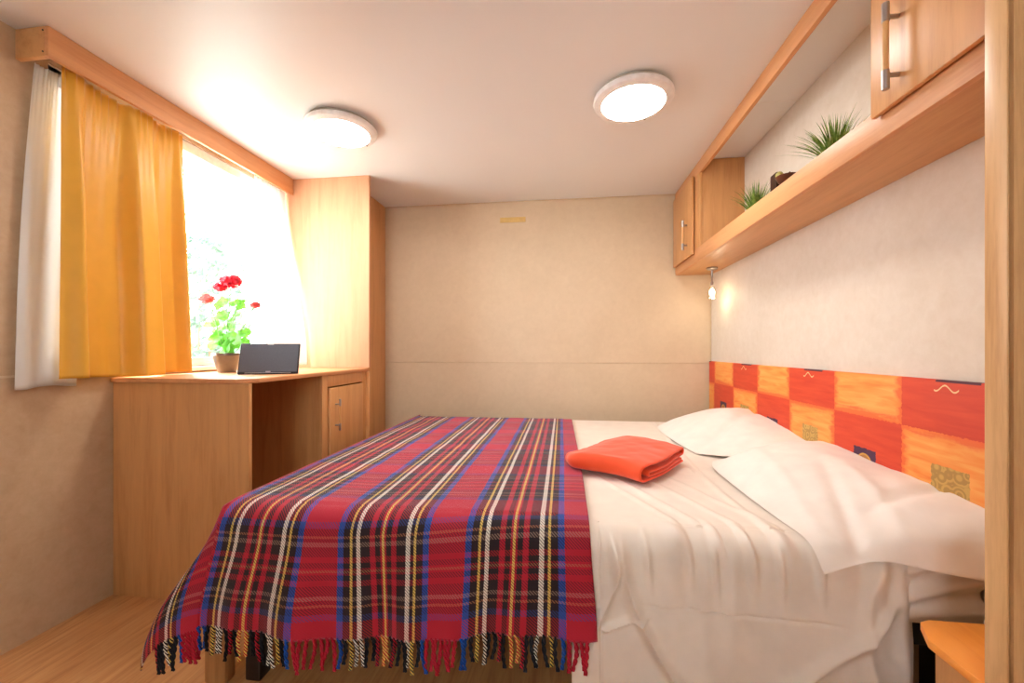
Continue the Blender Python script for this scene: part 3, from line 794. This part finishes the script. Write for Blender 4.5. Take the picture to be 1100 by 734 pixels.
# ------------------------------------------------------------------ tablet on the desk
def tablet():
    a = Vector((-1.453, 1.662, .8855)); d = Vector((.228, .098, 0)); W_ = d.length; d.normalize()
    up = (Vector((0, 0, 1))*cos(radians(20))+Vector((-d.y, d.x, 0))*sin(radians(20))); nrm = d.cross(up)
    H = .152
    t = thing('tablet', tuple(a+d*W_/2), 'dark grey tablet in a case standing upright on the desk', 'tablet')
    def P(x, y, z): return a+d*x+up*y+nrm*z
    def slab(x0, x1, y0, y1, z0, z1, b):
        bm = B(); box(bm, x0, x1, y0, y1, z0, z1, b, 3)
        for v in bm.verts: v.co = P(*v.co)
        return bm
    build('case', slab(0, W_, .003, H, -.012, 0, .005), M['tablet_edge'], t)
    build('back_face', slab(.006, W_-.006, .012, H-.006, -.001, .0015, .001), M['tablet'], t)
    build('trim_strip', slab(.03, W_-.03, .0065, .0085, 0, .002, .0005), M['silver'], t)
    build('badge', slab(W_/2-.010, W_/2+.010, .011, .0155, .001, .0026, .0005), M['silver'], t)
    build('label_strip', slab(W_/2-.013, W_/2+.013, H-.008, H-.005, .001, .0026, .0005), M['silver'], t)
    bm = slab(.05, W_-.05, 0, .10, -.016, -.012, .001)
    bmesh.ops.transform(bm, matrix=Matrix.Translation((0, 0, 0)), verts=bm.verts)
    # prop flap swings back to the desk
    top = P(0, .10, -.014)
    for v in bm.verts:
        rel = v.co-top; y = rel.dot(up); x = rel.dot(d); z = rel.dot(nrm)
        ang = radians(34); v.co = top+d*x+(up*cos(ang)+nrm*sin(ang))*y*.985+(nrm*cos(ang)-up*sin(ang))*z
        v.co.z = max(v.co.z, .886)
    build('stand_flap', bm, M['tablet_edge'], t)
tablet()

# ------------------------------------------------------------------ potted geranium
def leaf_mesh(bm, c, nrm, r, seed, ruffle=.18):
    nrm = Vector(nrm).normalized(); a = nrm.orthogonal().normalized(); a.rotate(Matrix.Rotation(seed*1.7, 3, nrm)); b = nrm.cross(a); c = Vector(c)
    n = 22; cv = bm.verts.new(c); prev = None; ring1 = []; ring2 = []
    for k in range(n):
        th = 2*pi*k/n+.12; notch = 1-.55*exp(-((th-.0)/.35)**2)-.55*exp(-((th-2*pi)/.35)**2)
        rr = r*notch*(1+.08*sin(th*7)); 
        ring1.append(bm.verts.new(c+(a*cos(th)+b*sin(th))*rr*.55+nrm*r*.06))
        ring2.append(bm.verts.new(c+(a*cos(th)+b*sin(th))*rr+nrm*r*ruffle*sin(th*3+seed)))
    for k in range(n):
        k2 = (k+1) % n; bm.faces.new((cv, ring1[k], ring1[k2])); bm.faces.new((ring1[k], ring2[k], ring2[k2], ring1[k2]))
def geranium():
    px, py, pz = -1.665, 1.845, .8855
    t = thing('potted_geranium', (px, py, pz), 'potted geranium with red flowers in a taupe pot by the window', 'plant')
    bm = B(); lathe(bm, (px, py, pz), [(0, 0), (.038, 0), (.040, .004), (.060, .082), (.063, .084), (.063, .096), (.058, .096), (.056, .08), (0, .08)], 44); pot = build('pot', bm, M['pot'], t)
    bm = B(); lathe(bm, (px, py, pz), [(0, .082), (.03, .083), (.0558, .0805)], 24); build('soil', bm, M['soil'], pot)
    P = lambda dx, dz, dy=0: (px+dx, py+dy, pz+dz)
    stems = [[P(0, .08), P(-.01, .2, .01), P(-.005, .34, .02), P(.0, .44, .02)], [P(-.01, .08), P(-.04, .2, -.01), P(-.06, .30, -.02), P(-.075, .36, -.02)],
             [P(.01, .08), P(.04, .16), P(.09, .24, .01), P(.135, .335, .02)]]  # third stem added to carry the blossom that replaces a reflection
    bm = B()
    for s in stems: tube(bm, s, .0035, 8, .0018)
    rnd = random.Random(4)
    leaves = [(-.0, .125, .045), (.075, .165, .036), (.085, .20, .03), (-.055, .175, .038), (-.075, .20, .03), (-.10, .245, .034), (.01, .225, .034), (-.03, .285, .034),
              (.02, .275, .028), (-.04, .345, .036), (.055, .29, .026), (.06, .33, .024), (.03, .35, .026), (-.09, .265, .024), (-.02, .16, .035), (.03, .13, .038),
              (-.06, .14, .03), (.02, .18, .028), (-.045, .22, .03), (.09, .35, .014), (.10, .15, .025)]
    for (dx, dz, r) in leaves:
        base = P(dx*.3, max(.09, dz-.07)); tube(bm, [base, P(dx, dz, 0)], .0015, 5)
    build('stems', bm, M['stem'], t)
    for i, (dx, dz, r) in enumerate(leaves):
        bm = B(); dy = rnd.uniform(-.035, .035)
        leaf_mesh(bm, P(dx, dz, dy*.5), (rnd.uniform(-.5, .8)+dx*3, -.9, rnd.uniform(.2, 1.0)), r, i*1.3); build('leaf', bm, M['leaf'], t)
    def cluster(c, R_, n, mat, seed):
        rn = random.Random(seed); bm = B()
        for k in range(n):
            d = Vector((rn.gauss(0, 1), rn.gauss(0, 1), rn.gauss(0, .6)+.2)).normalized(); q = Vector(c)+Vector((d.x*R_, d.y*R_*.8, d.z*R_*.62))*rn.uniform(.6, 1)
            a = d.orthogonal().normalized(); b = d.cross(a); pr = .0135
            for m in range(5):
                th = 2*pi*m/5+k; e = a*cos(th)+b*sin(th); f = a*-sin(th)+b*cos(th)
                vs = [q, q+e*pr*.6+f*pr*.42+d*.002, q+e*pr*1.05+f*pr*.2+d*.003, q+e*pr*1.05-f*pr*.2+d*.003, q+e*pr*.6-f*pr*.42+d*.002]
                bm.faces.new([bm.verts.new(v) for v in vs])
        return bm
    build('flower_head', cluster(P(.0, .455, .02), .052, 90, M['petal'], 1), M['petal'], t)
    build('flower_head', cluster(P(-.055, .43, .02), .028, 30, M['petal'], 2), M['petal'], t)
    build('flower_head', cluster(P(-.095, .365, -.02), .034, 26, M['petal2'], 3), M['petal2'], t)
    build('flower_head', cluster(P(.135, .335, .02), .020, 14, M['petal2'], 5), M['petal2'], t)  # added blossom, standing in for a reflection in the window glass
geranium()

# ------------------------------------------------------------------ bedside shelf behind the post
ns = thing('bedside_table', (.85, .89, 0), 'orange topped bedside shelf unit squeezed behind the post', 'table')
bm = B(); out = [(.722, .800), (.990, .800), (.990, .985), (.775, .985), (.752, .975), (.722, .918)]
lo = [bm.verts.new((x, y, .402)) for x, y in out]; hi = [bm.verts.new((x, y, .420)) for x, y in out]
bm.faces.new(lo[::-1]); bm.faces.new(hi)
for k in range(6): bm.faces.new((lo[k], lo[(k+1) % 6], hi[(k+1) % 6], hi[k]))
bmesh.ops.bevel(bm, geom=list(bm.edges), offset=.003, segments=2, affect='EDGES', profile=.5)
build('tabletop', bm, M['wood_shelf'], ns)
bm = B(); box(bm, .765, .783, .81, .955, 0, .402, .001); build('side_panel', bm, M['wood_z'], ns)
bm = B(); box(bm, .783, .985, .937, .955, 0, .402, .001); build('rear_panel', bm, M['wood_z'], ns)
bm = B(); box(bm, .783, .985, .81, .937, .12, .138, .001); build('shelf', bm, M['wood_x'], ns)

# ------------------------------------------------------------------ garden seen through the glass
def shrub(cx, cy, cz, rx, ry, rz, n, seed, label, h0):
    rn = random.Random(seed); t = thing('garden_shrub', (cx, cy, h0), label, 'shrub')
    bm = B()
    for k in range(6):
        a = k*1.05; tube(bm, [(cx, cy, h0), (cx+.1*cos(a), cy+.1*sin(a), h0+(cz-h0)*.6), (cx+rx*.6*cos(a), cy+ry*.6*sin(a), cz+rz*.4)], .02, 7, .006)
    build('branches', bm, M['bark'], t)
    bm = B()
    for k in range(n):
        d = Vector((rn.gauss(0, 1), rn.gauss(0, 1), rn.gauss(0, 1))).normalized()*rn.uniform(.55, 1)**.5
        c = Vector((cx+d.x*rx, cy+d.y*ry, cz+d.z*rz)); nn = Vector((rn.gauss(0, 1), rn.gauss(0, 1), rn.gauss(0, 1)+.5)).normalized()
        a = nn.orthogonal().normalized(); b = nn.cross(a); r = rn.uniform(.04, .08)
        bm.faces.new([bm.verts.new(c+a*r), bm.verts.new(c+b*r*.45), bm.verts.new(c-a*r), bm.verts.new(c-b*r*.45)])
    build('foliage', bm, M['shrub'], t)
shrub(-3.5, 3.50, 1.45, .55, .45, .65, 900, 2, 'pale green garden shrub outside the window beside the yellow curtain', -.4)
shrub(-5.4, 5.35, 2.85, .9, .8, .8, 900, 6, 'hazy tree crown outside the window above the shrub', -.4)
bm = B(); box(bm, -14, L-.5, -4, 14, -.5, -.4); struct(build('ground', bm, plain('pale_gravel', srgb(205, 200, 188), .9), smooth=False))
